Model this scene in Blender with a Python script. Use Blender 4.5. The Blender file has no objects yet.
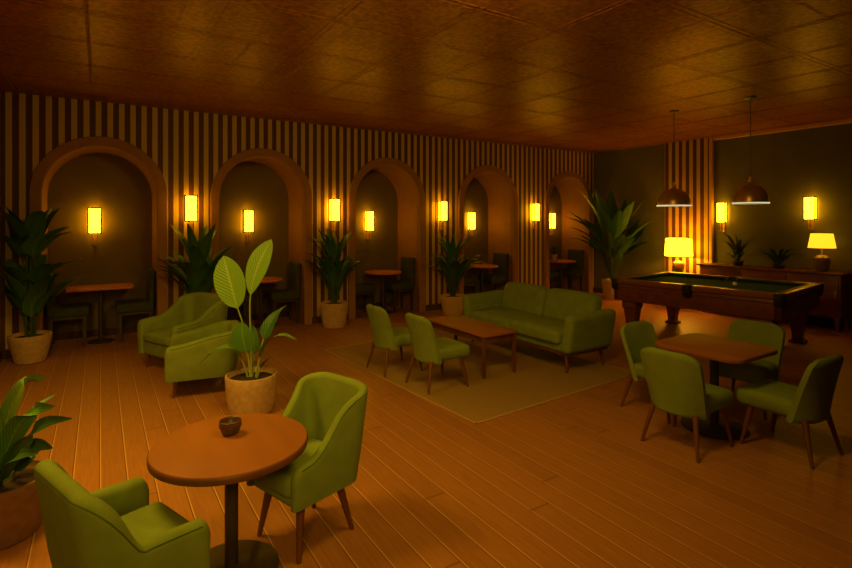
import bpy, bmesh, math, random
from mathutils import Vector, Matrix
PI = math.pi
random.seed(7)
S = bpy.context.scene
C = S.collection
S.view_settings.view_transform = 'Standard'
S.view_settings.look = 'None'
S.view_settings.gamma = 1.0
S.view_settings.exposure = 0.0
S.view_settings.use_curve_mapping = False

# ------------------------------------------------------------------ materials
def newmat(name):
    m = bpy.data.materials.new(name); m.use_nodes = True
    nt = m.node_tree
    return m, nt, nt.nodes['Principled BSDF']

def N(nt, kind, **kw):
    n = nt.nodes.new(kind)
    for k, v in kw.items():
        if k in n.inputs: n.inputs[k].default_value = v
        else: setattr(n, k, v)
    return n

def coords(nt, scale=(1, 1, 1), rot=(0, 0, 0), kind='Object'):
    t = N(nt, 'ShaderNodeTexCoord'); mp = N(nt, 'ShaderNodeMapping')
    mp.inputs['Scale'].default_value = scale; mp.inputs['Rotation'].default_value = rot
    nt.links.new(t.outputs[kind], mp.inputs['Vector'])
    return mp.outputs['Vector']

def ramp(nt, fac, stops):
    r = N(nt, 'ShaderNodeValToRGB'); e = r.color_ramp.elements
    while len(e) < len(stops): e.new(0.5)
    for el, (p, c) in zip(e, stops):
        el.position = p; el.color = (c[0], c[1], c[2], 1)
    nt.links.new(fac, r.inputs['Fac'])
    return r.outputs['Color']

def mottled(name, c1, c2, scale=6, stretch=(1, 1, 1), rough=0.7, bump=0.0, bscale=60, spec=0.3, metal=0.0, detail=4, sheen=0.0):
    m, nt, p = newmat(name)
    v = coords(nt, stretch)
    n = N(nt, 'ShaderNodeTexNoise', Scale=scale, Detail=detail)
    nt.links.new(v, n.inputs['Vector'])
    nt.links.new(ramp(nt, n.outputs['Fac'], [(0.3, c1), (0.7, c2)]), p.inputs['Base Color'])
    p.inputs['Roughness'].default_value = rough
    p.inputs['Specular IOR Level'].default_value = spec
    p.inputs['Metallic'].default_value = metal
    if sheen: p.inputs['Sheen Weight'].default_value = sheen
    if bump:
        n2 = N(nt, 'ShaderNodeTexNoise', Scale=bscale, Detail=2)
        nt.links.new(v, n2.inputs['Vector'])
        b = N(nt, 'ShaderNodeBump', Strength=bump, Distance=0.01)
        nt.links.new(n2.outputs['Fac'], b.inputs['Height'])
        nt.links.new(b.outputs['Normal'], p.inputs['Normal'])
    return m

def emitter(name, col, strength):
    m, nt, p = newmat(name)
    p.inputs['Base Color'].default_value = (*col, 1)
    p.inputs['Emission Color'].default_value = (*col, 1)
    p.inputs['Emission Strength'].default_value = strength
    p.inputs['Roughness'].default_value = 0.8
    return m

FAB = mottled('green_fabric', (.165, .222, .03), (.20, .265, .04), 9, rough=.9, bump=.35, bscale=330, spec=.12)
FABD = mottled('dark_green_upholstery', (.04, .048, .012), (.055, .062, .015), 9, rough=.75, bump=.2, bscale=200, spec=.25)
PIPE = mottled('seam_thread', (.06, .09, .006), (.08, .12, .008), 9, rough=.9)
WOOD = mottled('leg_wood', (.105, .034, .010), (.16, .054, .016), 14, (1, 1, .15), rough=.45, spec=.4)
TOP = mottled('warm_tabletop_wood', (.24, .082, .010), (.30, .105, .014), 7, (1, .14, 1), rough=.6, bump=.06, bscale=90, spec=.2)
TOPB = mottled('sconce_lit_tabletop_wood', (.44, .13, .018), (.56, .18, .026), 7, (1, .14, 1), rough=.5)  # brighter copy of the tabletop wood, sconce light put into its colour
EDGE = mottled('tabletop_edge', (.11, .04, .010), (.15, .055, .015), 12, rough=.45)
DWOOD = mottled('mahogany', (.13, .032, .009), (.2, .055, .014), 8, (.3, 1, 2), rough=.4, spec=.45)
RAILW = mottled('polished_rail_wood', (.20, .06, .014), (.28, .09, .02), 8, (1, .3, 1), rough=.3, spec=.5)
BLACK = mottled('black_iron', (.035, .024, .013), (.05, .033, .017), 9, rough=.45, spec=.5)
BRONZE = mottled('aged_bronze', (.50, .29, .08), (.62, .37, .11), 12, rough=.34, metal=.65)
POT = mottled('clay_pot', (.40, .25, .10), (.52, .34, .15), 22, rough=.85, bump=.25, bscale=70)
POTY = mottled('ochre_clay_pot', (.50, .30, .07), (.60, .38, .10), 22, rough=.85, bump=.2, bscale=70)
POTD = mottled('brown_clay_pot', (.15, .075, .03), (.21, .10, .04), 22, rough=.85, bump=.25, bscale=70)
SOIL = mottled('soil', (.02, .012, .005), (.05, .028, .012), 60, rough=1, bump=1, bscale=90)
CUP = mottled('dark_stoneware', (.06, .028, .012), (.12, .058, .026), 30, (1, 1, 4), rough=.4, bump=.3, bscale=50, spec=.5)
CLOTH = mottled('billiard_cloth', (.008, .05, .012), (.012, .065, .016), 30, rough=.95, spec=.05)
LEATH = mottled('black_leather', (.018, .010, .006), (.03, .017, .01), 30, rough=.5)
CREAMB = mottled('ivory_ball', (.85, .8, .6), (.9, .85, .66), 5, rough=.12, spec=.6)
TRIM = mottled('arch_plaster', (.27, .125, .024), (.31, .145, .03), 5, rough=.8, bump=.1, bscale=40)
OLIVE = mottled('olive_wall_paint', (.105, .098, .032), (.125, .115, .038), 3, rough=.85, bump=.12, bscale=120)
NICHE = mottled('sconce_lit_olive_paint', (.15, .105, .026), (.18, .128, .032), 3, rough=.85, bump=.12, bscale=120)  # olive wall paint made browner, warm sconce glow put into its colour
MOULD = mottled('gilt_moulding', (.50, .27, .06), (.58, .32, .08), 8, rough=.5)
BASEB = mottled('dark_baseboard', (.06, .025, .008), (.08, .035, .01), 8, rough=.6)
LAMPB = mottled('glazed_lamp_base', (.15, .095, .035), (.20, .13, .05), 14, rough=.28, spec=.6)
RIM = emitter('pendant_rim_painted_glow', (.75, .72, .38), 0.9)  # rim is no lamp; the bulb's light on it is given as emission
GLOW = emitter('sconce_shade_glow', (1.0, .46, .006), 22)
GLOW2 = emitter('table_lamp_shade_glow', (1.0, .50, .006), 11.0)
GLOW3 = emitter('dim_table_lamp_shade_glow', (.95, .48, .012), 1.7)
BULB = emitter('pendant_bulb', (1.0, .6, .15), 5.0)

def leafmat(name, c1, c2, vein, rough=.42, trans=.0):
    m, nt, p = newmat(name)
    v = N(nt, 'ShaderNodeUVMap')
    sep = N(nt, 'ShaderNodeSeparateXYZ'); nt.links.new(v.outputs['UV'], sep.inputs[0])
    # slanted side veins: sin(along*k - |across|*j); midrib at across = 0.5
    a = N(nt, 'ShaderNodeMath', operation='SUBTRACT'); nt.links.new(sep.outputs['X'], a.inputs[0]); a.inputs[1].default_value = .5
    ab = N(nt, 'ShaderNodeMath', operation='ABSOLUTE'); nt.links.new(a.outputs[0], ab.inputs[0])
    k1 = N(nt, 'ShaderNodeMath', operation='MULTIPLY'); nt.links.new(sep.outputs['Y'], k1.inputs[0]); k1.inputs[1].default_value = 95
    k2 = N(nt, 'ShaderNodeMath', operation='MULTIPLY'); nt.links.new(ab.outputs[0], k2.inputs[0]); k2.inputs[1].default_value = -46
    ad = N(nt, 'ShaderNodeMath', operation='ADD'); nt.links.new(k1.outputs[0], ad.inputs[0]); nt.links.new(k2.outputs[0], ad.inputs[1])
    sn = N(nt, 'ShaderNodeMath', operation='SINE'); nt.links.new(ad.outputs[0], sn.inputs[0])
    col = ramp(nt, sn.outputs[0], [(0.0, c1), (0.9, c2)])
    mid = N(nt, 'ShaderNodeMath', operation='LESS_THAN'); nt.links.new(ab.outputs[0], mid.inputs[0]); mid.inputs[1].default_value = .035
    mx = N(nt, 'ShaderNodeMix', data_type='RGBA')
    nt.links.new(mid.outputs[0], mx.inputs[0]); nt.links.new(col, mx.inputs[6]); mx.inputs[7].default_value = (*vein, 1)
    nt.links.new(mx.outputs[2], p.inputs['Base Color'])
    b = N(nt, 'ShaderNodeBump', Strength=.35, Distance=.004)
    nt.links.new(sn.outputs[0], b.inputs['Height']); nt.links.new(b.outputs['Normal'], p.inputs['Normal'])
    p.inputs['Roughness'].default_value = rough
    p.inputs['Specular IOR Level'].default_value = .35
    return m
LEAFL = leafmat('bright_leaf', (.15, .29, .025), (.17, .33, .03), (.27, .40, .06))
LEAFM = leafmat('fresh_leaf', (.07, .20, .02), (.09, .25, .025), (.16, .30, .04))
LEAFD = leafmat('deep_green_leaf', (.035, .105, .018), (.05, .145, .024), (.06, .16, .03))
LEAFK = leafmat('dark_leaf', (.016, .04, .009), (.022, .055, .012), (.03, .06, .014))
STEM = mottled('leaf_stalk', (.22, .30, .04), (.3, .38, .06), 10, rough=.6)
STEMD = mottled('dark_leaf_stalk', (.035, .07, .012), (.05, .09, .016), 10, rough=.6)

# striped wallpaper: period .145 m along the given axis
def striped(name, axis, period, phase, frac=.46):
    m, nt, p = newmat(name)
    v = coords(nt)
    sep = N(nt, 'ShaderNodeSeparateXYZ'); nt.links.new(v, sep.inputs[0])
    d = N(nt, 'ShaderNodeMath', operation='MULTIPLY_ADD'); nt.links.new(sep.outputs[axis], d.inputs[0])
    d.inputs[1].default_value = 1 / period; d.inputs[2].default_value = phase
    f = N(nt, 'ShaderNodeMath', operation='FRACT'); nt.links.new(d.outputs[0], f.inputs[0])
    cr = ramp(nt, f.outputs[0], [(0, (.62, .44, .10)), (.05, (.47, .32, .065)), (frac - .05, (.47, .32, .065)), (frac, (.60, .42, .09)), (frac + .02, (.085, .03, .008)), (.98, (.085, .03, .008))])
    cr.node.color_ramp.interpolation = 'LINEAR'
    n = N(nt, 'ShaderNodeTexNoise', Scale=40, Detail=3); nt.links.new(v, n.inputs['Vector'])
    b = N(nt, 'ShaderNodeBump', Strength=.12, Distance=.01)
    nt.links.new(n.outputs['Fac'], b.inputs['Height']); nt.links.new(b.outputs['Normal'], p.inputs['Normal'])
    nt.links.new(cr, p.inputs['Base Color'])
    p.inputs['Roughness'].default_value = .6
    p.inputs['Specular IOR Level'].default_value = .3
    return m
STRIPE_X = striped('striped_wallpaper', 'X', .145, .36)
STRIPE_Y = striped('striped_panel', 'Y', .158, .02)

def floor_mat():
    m, nt, p = newmat('plank_floor')
    v = coords(nt)
    sep = N(nt, 'ShaderNodeSeparateXYZ'); nt.links.new(v, sep.inputs[0])
    W = .165
    d = N(nt, 'ShaderNodeMath', operation='DIVIDE'); nt.links.new(sep.outputs['X'], d.inputs[0]); d.inputs[1].default_value = W
    fl = N(nt, 'ShaderNodeMath', operation='FLOOR'); nt.links.new(d.outputs[0], fl.inputs[0])
    fr = N(nt, 'ShaderNodeMath', operation='FRACT'); nt.links.new(d.outputs[0], fr.inputs[0])
    wn = N(nt, 'ShaderNodeTexWhiteNoise', noise_dimensions='1D'); nt.links.new(fl.outputs[0], wn.inputs['W'])
    # board ends, shifted row by row
    ofs = N(nt, 'ShaderNodeMath', operation='MULTIPLY_ADD'); nt.links.new(wn.outputs['Value'], ofs.inputs[0]); ofs.inputs[1].default_value = 4.6
    nt.links.new(sep.outputs['Y'], ofs.inputs[2])
    dy = N(nt, 'ShaderNodeMath', operation='DIVIDE'); nt.links.new(ofs.outputs[0], dy.inputs[0]); dy.inputs[1].default_value = 4.6
    fy = N(nt, 'ShaderNodeMath', operation='FRACT'); nt.links.new(dy.outputs[0], fy.inputs[0])
    fly = N(nt, 'ShaderNodeMath', operation='FLOOR'); nt.links.new(dy.outputs[0], fly.inputs[0])
    cmb = N(nt, 'ShaderNodeCombineXYZ'); nt.links.new(fl.outputs[0], cmb.inputs[0]); nt.links.new(fly.outputs[0], cmb.inputs[1])
    wn2 = N(nt, 'ShaderNodeTexWhiteNoise', noise_dimensions='3D'); nt.links.new(cmb.outputs[0], wn2.inputs['Vector'])
    base = ramp(nt, wn2.outputs['Value'], [(0, (.30, .118, .022)), (1, (.36, .145, .028))])
    # grain
    mp = N(nt, 'ShaderNodeMapping'); mp.inputs['Scale'].default_value = (26, 1.6, 1); nt.links.new(v, mp.inputs['Vector'])
    g = N(nt, 'ShaderNodeTexNoise', Scale=2.2, Detail=5); nt.links.new(mp.outputs[0], g.inputs['Vector'])
    gr = ramp(nt, g.outputs['Fac'], [(.3, (.86, .86, .86)), (.7, (1.1, 1.1, 1.1))])
    mul = N(nt, 'ShaderNodeMix', data_type='RGBA', blend_type='MULTIPLY'); mul.inputs[0].default_value = 1
    nt.links.new(base, mul.inputs[6]); nt.links.new(gr, mul.inputs[7])
    # bevel highlight painted as a thin pale line, then a thin dark gap
    pale = ramp(nt, fr.outputs[0], [(0, (1, 1, 1)), (.038, (1, 1, 1)), (.05, (0, 0, 0))])
    dark = ramp(nt, fr.outputs[0], [(.955, (0, 0, 0)), (.975, (1, 1, 1))])
    darky = ramp(nt, fy.outputs[0], [(.998, (0, 0, 0)), (.999, (1, 1, 1))])
    m1 = N(nt, 'ShaderNodeMix', data_type='RGBA'); nt.links.new(pale, m1.inputs[0]); nt.links.new(mul.outputs[2], m1.inputs[6]); m1.inputs[7].default_value = (.55, .30, .09, 1)
    mxd = N(nt, 'ShaderNodeMath', operation='MAXIMUM'); nt.links.new(dark, mxd.inputs[0]); nt.links.new(darky, mxd.inputs[1])
    m2 = N(nt, 'ShaderNodeMix', data_type='RGBA'); nt.links.new(mxd.outputs[0], m2.inputs[0]); nt.links.new(m1.outputs[2], m2.inputs[6]); m2.inputs[7].default_value = (.12, .045, .01, 1)
    nt.links.new(m2.outputs[2], p.inputs['Base Color'])
    p.inputs['Roughness'].default_value = .5
    p.inputs['Specular IOR Level'].default_value = .3
    b = N(nt, 'ShaderNodeBump', Strength=.15, Distance=.004)
    nt.links.new(g.outputs['Fac'], b.inputs['Height']); nt.links.new(b.outputs['Normal'], p.inputs['Normal'])
    return m
FLOOR = floor_mat()

def ceiling_mat():
    m, nt, p = newmat('pressed_tin_ceiling')
    v = coords(nt)
    sep = N(nt, 'ShaderNodeSeparateXYZ'); nt.links.new(v, sep.inputs[0])
    def lines(axis, T, off):
        d = N(nt, 'ShaderNodeMath', operation='MULTIPLY_ADD'); nt.links.new(sep.outputs[axis], d.inputs[0])
        d.inputs[1].default_value = 1 / T; d.inputs[2].default_value = off
        f = N(nt, 'ShaderNodeMath', operation='FRACT'); nt.links.new(d.outputs[0], f.inputs[0])
        # double bead beside each joint
        return ramp(nt, f.outputs[0], [(0, (0, 0, 0)), (.008, (.8, .8, .8)), (.02, (.15, .15, .15)), (.03, (.75, .75, .75)), (.045, (.5, .5, .5)), (.985, (.5, .5, .5)), (.993, (.8, .8, .8))])
    a = lines('X', .66, .15); c = lines('Y', .66, .25)
    mn = N(nt, 'ShaderNodeMath', operation='MULTIPLY'); nt.links.new(a, mn.inputs[0]); nt.links.new(c, mn.inputs[1])
    n = N(nt, 'ShaderNodeTexNoise', Scale=20, Detail=5); nt.links.new(v, n.inputs['Vector'])
    n2 = N(nt, 'ShaderNodeTexVoronoi', Scale=45); nt.links.new(v, n2.inputs['Vector'])
    s1 = N(nt, 'ShaderNodeMath', operation='MULTIPLY_ADD'); nt.links.new(n.outputs['Fac'], s1.inputs[0]); s1.inputs[1].default_value = .35; nt.links.new(mn.outputs[0], s1.inputs[2])
    s2 = N(nt, 'ShaderNodeMath', operation='MULTIPLY_ADD'); nt.links.new(n2.outputs['Distance'], s2.inputs[0]); s2.inputs[1].default_value = .22; nt.links.new(s1.outputs[0], s2.inputs[2])
    b = N(nt, 'ShaderNodeBump', Strength=.45, Distance=.015)
    nt.links.new(s2.outputs[0], b.inputs['Height']); nt.links.new(b.outputs['Normal'], p.inputs['Normal'])
    nt.links.new(ramp(nt, n.outputs['Fac'], [(.36, (.17, .062, .010)), (.64, (.34, .125, .02))]), p.inputs['Base Color'])
    p.inputs['Roughness'].default_value = .37
    p.inputs['Metallic'].default_value = .14
    p.inputs['Specular IOR Level'].default_value = .12
    return m
CEIL = ceiling_mat()

def rug_mat():
    m, nt, p = newmat('woven_rug')
    v = coords(nt)
    n = N(nt, 'ShaderNodeTexNoise', Scale=70, Detail=3); nt.links.new(v, n.inputs['Vector'])
    w = N(nt, 'ShaderNodeTexWave', Scale=26, Distortion=1.5); nt.links.new(v, w.inputs['Vector'])
    ad = N(nt, 'ShaderNodeMath', operation='ADD'); nt.links.new(n.outputs['Fac'], ad.inputs[0]); nt.links.new(w.outputs['Fac'], ad.inputs[1])
    nt.links.new(ramp(nt, ad.outputs[0], [(.3, (.26, .155, .036)), (1.0, (.34, .21, .055))]), p.inputs['Base Color'])
    b = N(nt, 'ShaderNodeBump', Strength=.5, Distance=.01)
    nt.links.new(ad.outputs[0], b.inputs['Height']); nt.links.new(b.outputs['Normal'], p.inputs['Normal'])
    p.inputs['Roughness'].default_value = .95
    p.inputs['Specular IOR Level'].default_value = .1
    return m
RUG = rug_mat()
RUGE = mottled('rug_binding', (.38, .24, .07), (.44, .28, .09), 40, rough=.9)

# ------------------------------------------------------------------ mesh helpers
def obj(name, bm, m, parent=None, smooth=True, loc=None):
    bmesh.ops.recalc_face_normals(bm, faces=bm.faces)
    me = bpy.data.meshes.new(name); bm.to_mesh(me); bm.free()
    me.materials.append(m)
    if smooth:
        me.polygons.foreach_set('use_smooth', [True] * len(me.polygons))
        try: me.set_sharp_from_angle(angle=math.radians(40))
        except Exception: pass
    o = bpy.data.objects.new(name, me); C.objects.link(o)
    if parent: o.parent = parent
    if loc: o.location = loc
    return o

def tag(o, label=None, cat=None, group=None, kind=None):
    if label: o['label'] = label
    if cat: o['category'] = cat
    if group: o['group'] = group
    if kind: o['kind'] = kind
    return o

def thing(name, label, cat, loc=(0, 0, 0), rz=0, group=None):
    o = bpy.data.objects.new(name, None); C.objects.link(o)
    o.location = loc; o.rotation_euler = (0, 0, rz); o.empty_display_size = .1
    return tag(o, label, cat, group)

def struct(name, bm, m, smooth=False):
    o = obj(name, bm, m, smooth=smooth); o['kind'] = 'structure'; return o

def dup(root, loc, rz=0, label=None, group=None, scale=None):
    def cp(o, par):
        c = o.copy(); C.objects.link(c); c.parent = par
        for ch in list(o.children): cp(ch, c)
        return c
    r = cp(root, None); r.location = loc; r.rotation_euler = (0, 0, rz)
    if scale: r.scale = scale
    if label: r['label'] = label
    if group: r['group'] = group
    return r

def BM(): return bmesh.new()

def box(bm, x0, x1, y0, y1, z0, z1, bev=0.0, seg=2):
    r = bmesh.ops.create_cube(bm, size=1)
    vs = r['verts']
    bmesh.ops.scale(bm, vec=(x1 - x0, y1 - y0, z1 - z0), verts=vs)
    bmesh.ops.translate(bm, vec=((x0 + x1) / 2, (y0 + y1) / 2, (z0 + z1) / 2), verts=vs)
    if bev > 0:
        es = list({e for v in vs for e in v.link_edges})
        bmesh.ops.bevel(bm, geom=es, offset=bev, segments=seg, profile=.5, affect='EDGES')
    return bm

def loft(bm, rows, closed=True, caps=True, uv=False):
    R = [[bm.verts.new(p) for p in row] for row in rows]
    n = len(rows[0])
    for a, b in zip(R, R[1:]):
        for i in range(n if closed else n - 1):
            j = (i + 1) % n
            try: bm.faces.new((a[i], a[j], b[j], b[i]))
            except ValueError: pass
    if caps and closed:
        try: bm.faces.new(R[0][::-1])
        except ValueError: pass
        try: bm.faces.new(R[-1])
        except ValueError: pass
    return R

def lathe(bm, prof, n=32, c=(0, 0, 0), ring=False):
    if ring: prof = list(prof) + [prof[0]]
    rows = [[(c[0] + r * math.cos(2 * PI * i / n), c[1] + r * math.sin(2 * PI * i / n), c[2] + z) for i in range(n)] for r, z in prof]
    loft(bm, rows, caps=not ring)
    if ring: bmesh.ops.remove_doubles(bm, verts=bm.verts, dist=1e-6)
    return bm

def bar(bm, p0, p1, r0, r1=None, n=12):
    r1 = r0 if r1 is None else r1
    p0, p1 = Vector(p0), Vector(p1); d = (p1 - p0).normalized()
    a = d.orthogonal().normalized(); b = d.cross(a)
    rows = [[p + (a * math.cos(2 * PI * i / n) + b * math.sin(2 * PI * i / n)) * r for i in range(n)] for p, r in ((p0, r0), (p1, r1))]
    loft(bm, rows); return bm

def tube(bm, pts, rad, n=8):
    pts = [Vector(p) for p in pts]; rows = []
    rads = rad if isinstance(rad, (list, tuple)) else [rad] * len(pts)
    up = Vector((0.13, .31, 1))
    for i, p in enumerate(pts):
        d = (pts[min(i + 1, len(pts) - 1)] - pts[max(i - 1, 0)]).normalized()
        a = d.cross(up)
        a = a.normalized() if a.length > 1e-4 else d.orthogonal().normalized()
        b = a.cross(d)
        rows.append([p + (a * math.cos(2 * PI * k / n) + b * math.sin(2 * PI * k / n)) * rads[i] for k in range(n)])
    loft(bm, rows); return bm

def cushion(bm, x0, x1, y0, y1, z0, z1, r=.03, puff=.0, xf=None, k=7):
    """rounded box with a crowned top; xf optionally reshapes each point"""
    h = [(x1 - x0) / 2, (y1 - y0) / 2, (z1 - z0) / 2]; c = [(x0 + x1) / 2, (y0 + y1) / 2, (z0 + z1) / 2]
    r = min(r, min(h) * .98)
    def ax(H):
        inner = H - r; L = [-H, -H + r * .12, -H + r * .4, -H + r * .7]
        L += [-inner + 2 * inner * i / k for i in range(k + 1)]
        L += [H - r * .7, H - r * .4, H - r * .12, H]
        return L
    A = [ax(q) for q in h]
    cache = {}
    def V(i, j, l):
        key = (i, j, l)
        if key in cache: return cache[key]
        p = Vector((A[0][i], A[1][j], A[2][l]))
        q = Vector([max(-h[t] + r, min(h[t] - r, p[t])) for t in range(3)])
        d = p - q
        if d.length > 1e-9: p = q + d.normalized() * r
        if puff:
            fx = 1 - (p.x / h[0]) ** 2; fy = 1 - (p.y / h[1]) ** 2; fz = 1 - (p.z / h[2]) ** 2
            p.z += (1 if p.z > 0 else -.3) * puff * max(0, fx) ** .6 * max(0, fy) ** .6 * min(1, abs(p.z) / h[2])
        p = p + Vector(c)
        if xf: p = Vector(xf(p))
        v = bm.verts.new(p); cache[key] = v; return v
    n = [len(a) - 1 for a in A]
    def face(*ks):
        try: bm.faces.new([V(*q) for q in ks])
        except ValueError: pass
    for i in range(n[0]):
        for j in range(n[1]):
            for l in (0, n[2]): face((i, j, l), (i + 1, j, l), (i + 1, j + 1, l), (i, j + 1, l))
    for i in range(n[0]):
        for l in range(n[2]):
            for j in (0, n[1]): face((i, j, l), (i + 1, j, l), (i + 1, j, l + 1), (i, j, l + 1))
    for j in range(n[1]):
        for l in range(n[2]):
            for i in (0, n[0]): face((i, j, l), (i, j + 1, l), (i, j + 1, l + 1), (i, j, l + 1))
    return bm

def leg(x, y, z, dx, dy, r0=.02, r1=.011, m=WOOD, parent=None):
    """tapered splayed leg from (x,y,z) to the floor"""
    b = BM(); bar(b, (x, y, z), (x + dx, y + dy, 0.0), r0, r1, 12)
    return obj('leg', b, m, parent)

def sm(t):
    t = max(0., min(1., t)); return t * t * (3 - 2 * t)

# ------------------------------------------------------------------ room
XL, XR, YW, H = -1.12, 10.72, 8.8, 3.565
ARCH = [.03, 2.34, 4.73, 7.25, 9.80]
DEEP = [9.70, 9.68, 9.68, 9.68, 9.68]
RO, RI, ZS = .845, .705, 2.215
ZI = ZS
b = BM(); box(b, XL - .2, XR + .2, -3.2, 10.6, -.12, 0); struct('floor', b, FLOOR)
b = BM(); box(b, XL - .2, XR + .2, -3.2, YW + .2, H, H + .12)
# pressed double beads along every tile joint
k = XL + .16
while k < XR:
    for dx in (0, .055): box(b, k + dx, k + dx + .014, -3.0, YW, H - .004, H + .01)
    k += .88
k = YW - .28
while k > -3:
    for dx in (0, .055): box(b, XL, XR, k + dx, k + dx + .014, H - .004, H + .01)
    k -= .88
struct('ceiling', b, CEIL)
b = BM(); box(b, XL - .2, XL, -3.2, YW + .2, 0, H); struct('wall_left', b, TRIM)
b = BM(); box(b, XR, XR + .2, -3.2, YW + .2, 0, H); struct('wall_right', b, OLIVE)
b = BM(); box(b, XL - .2, XR + .2, -3.2, -3.0, 0, H); struct('wall_front', b, OLIVE)

# arch wall: a slab with five arched openings
def arch_z(x):
    for c in ARCH:
        if abs(x - c) < RI: return ZI + math.sqrt(max(0, RI * RI - (x - c) ** 2))
    return 0.0
xs = [XL]
for c in ARCH:
    xs.append(c - RI)
    xs += [c - RI * math.cos(PI * i / 40) for i in range(1, 40)]
    xs.append(c + RI)
xs.append(XR)
b = BM()
TH = .12
for x0, x1 in zip(xs, xs[1:]):
    mid = (x0 + x1) / 2
    inside = any(abs(mid - c) < RI for c in ARCH)
    z0 = arch_z(x0 + (1e-9 if inside else 0)) if inside else 0
    z1 = arch_z(x1 - (1e-9 if inside else 0)) if inside else 0
    if inside:
        z0 = max(z0, ZI); z1 = max(z1, ZI)
    q = [(x0, YW, z0), (x1, YW, z1), (x1, YW, H), (x0, YW, H)]
    f = b.faces.new([b.verts.new(p) for p in q])
    q = [(x0, YW + TH, z0), (x1, YW + TH, z1), (x1, YW + TH, H), (x0, YW + TH, H)]
    b.faces.new([b.verts.new(p) for p in q][::-1])
bmesh.ops.remove_doubles(b, verts=b.verts, dist=1e-5)
me = bpy.data.meshes.new('wall_back'); b.to_mesh(me); b.free(); me.materials.append(STRIPE_X)
o = bpy.data.objects.new('wall_back', me); C.objects.link(o); o['kind'] = 'structure'

def arch_pts(c, r, zs, n=40, foot=0.0):
    pts = [(c - r, foot)] + [(c - r, foot + (zs - foot) * k / 4) for k in range(1, 4)]
    pts += [(c - r * math.cos(PI * i / n), zs + r * math.sin(PI * i / n)) for i in range(n + 1)]
    pts += [(c + r, foot + (zs - foot) * k / 4) for k in (3, 2, 1)] + [(c + r, foot)]
    return pts
for i, c in enumerate(ARCH):
    # rounded surround band
    b = BM()
    po, pi_ = arch_pts(c, RO, ZS), arch_pts(c, RI, ZI)
    rows = []
    for (xo, zo), (xi, zi) in zip(po, pi_):
        def mix(t): return (xo + (xi - xo) * t, zo + (zi - zo) * t)
        sec = [(0, YW + .01), (0, YW - .028), (.05, YW - .04), (.93, YW - .04), (1, YW - .03), (1, YW + .05)]
        rows.append([(mix(t)[0], y, mix(t)[1]) for t, y in sec])
    loft(b, rows)
    struct('trim_%d' % (i + 1), b, TRIM, smooth=True)
    # deep reveal (its own thickness, so that it is a solid vault)
    b = BM(); Yb = DEEP[i]
    rows = []
    for (xi, zi), (xo, zo) in zip(arch_pts(c, RI, ZI), arch_pts(c, RI + .07, ZI)):
        rows.append([(xi, YW + .03, zi), (xi, Yb, zi), (xo, Yb, zo), (xo, YW + .13, zo)])
    loft(b, rows)
    struct('wall_niche_side_%d' % (i + 1), b, TRIM, smooth=True)
    b = BM(); box(b, c - RI - .07, c + RI + .07, Yb, Yb + .1, 0, ZI + RI + .1)
    struct('wall_niche_back_%d' % (i + 1), b, NICHE)
    b = BM(); box(b, c - RI + .001, c + RI - .001, Yb - .02, Yb, 0, .11)
    struct('baseboard_niche_%d' % (i + 1), b, BASEB)
# baseboards between arches
prev = XL
nb = 0
for c in ARCH + [None]:
    x1 = (c - RO) if c is not None else XR
    if x1 - prev > .03:
        b = BM(); box(b, prev, x1, YW - .03, YW, 0, .12, .006); nb += 1
        struct('baseboard_back_%d' % nb, b, BASEB)
    prev = (c + RO) if c is not None else XR
b = BM(); box(b, XR - .025, XR, -3.0, 5.74, 0, .13, .006); struct('baseboard_right', b, BASEB)
b = BM(); box(b, XL, XL + .025, -3.0, YW - .04, 0, .12, .006); struct('baseboard_left', b, BASEB)
# striped panel, its edge strip and the picture moulding on the right wall
b = BM(); box(b, XR - .05, XR, 5.80, 6.80, 0, H); struct('trim_6', b, STRIPE_Y)
b = BM(); box(b, XR - .075, XR, 5.74, 5.80, 0, H, .008); struct('trim_7', b, MOULD)
b = BM(); box(b, XR - .05, XR, -3.0, 5.74, H - .075, H, .012); struct('trim_8', b, MOULD)
b = BM(); box(b, XR - .02, XR, 6.80, YW - .0, 0, .12, .006); struct('baseboard_corner', b, BASEB)

# ------------------------------------------------------------------ rug
b = BM(); cushion(b, .003, 2.607, .003, 3.257, 0, .007, .003)
rug = obj('area_rug', b, RUG, loc=(2.87, 3.665, 0)); rug.rotation_euler.z = math.radians(3.4)
tag(rug, 'beige woven rectangular rug under the sofa and coffee table', 'rug')
b = BM()
box(b, 0, .018, 0, 3.26, 0.001, .0095, .003); box(b, 2.592, 2.61, 0, 3.26, 0.001, .0095, .003)
box(b, 0, 2.61, 0, .018, 0.001, .0095, .003); box(b, 0, 2.61, 3.242, 3.26, 0.001, .0095, .003)
obj('binding', b, RUGE, rug)

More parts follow.
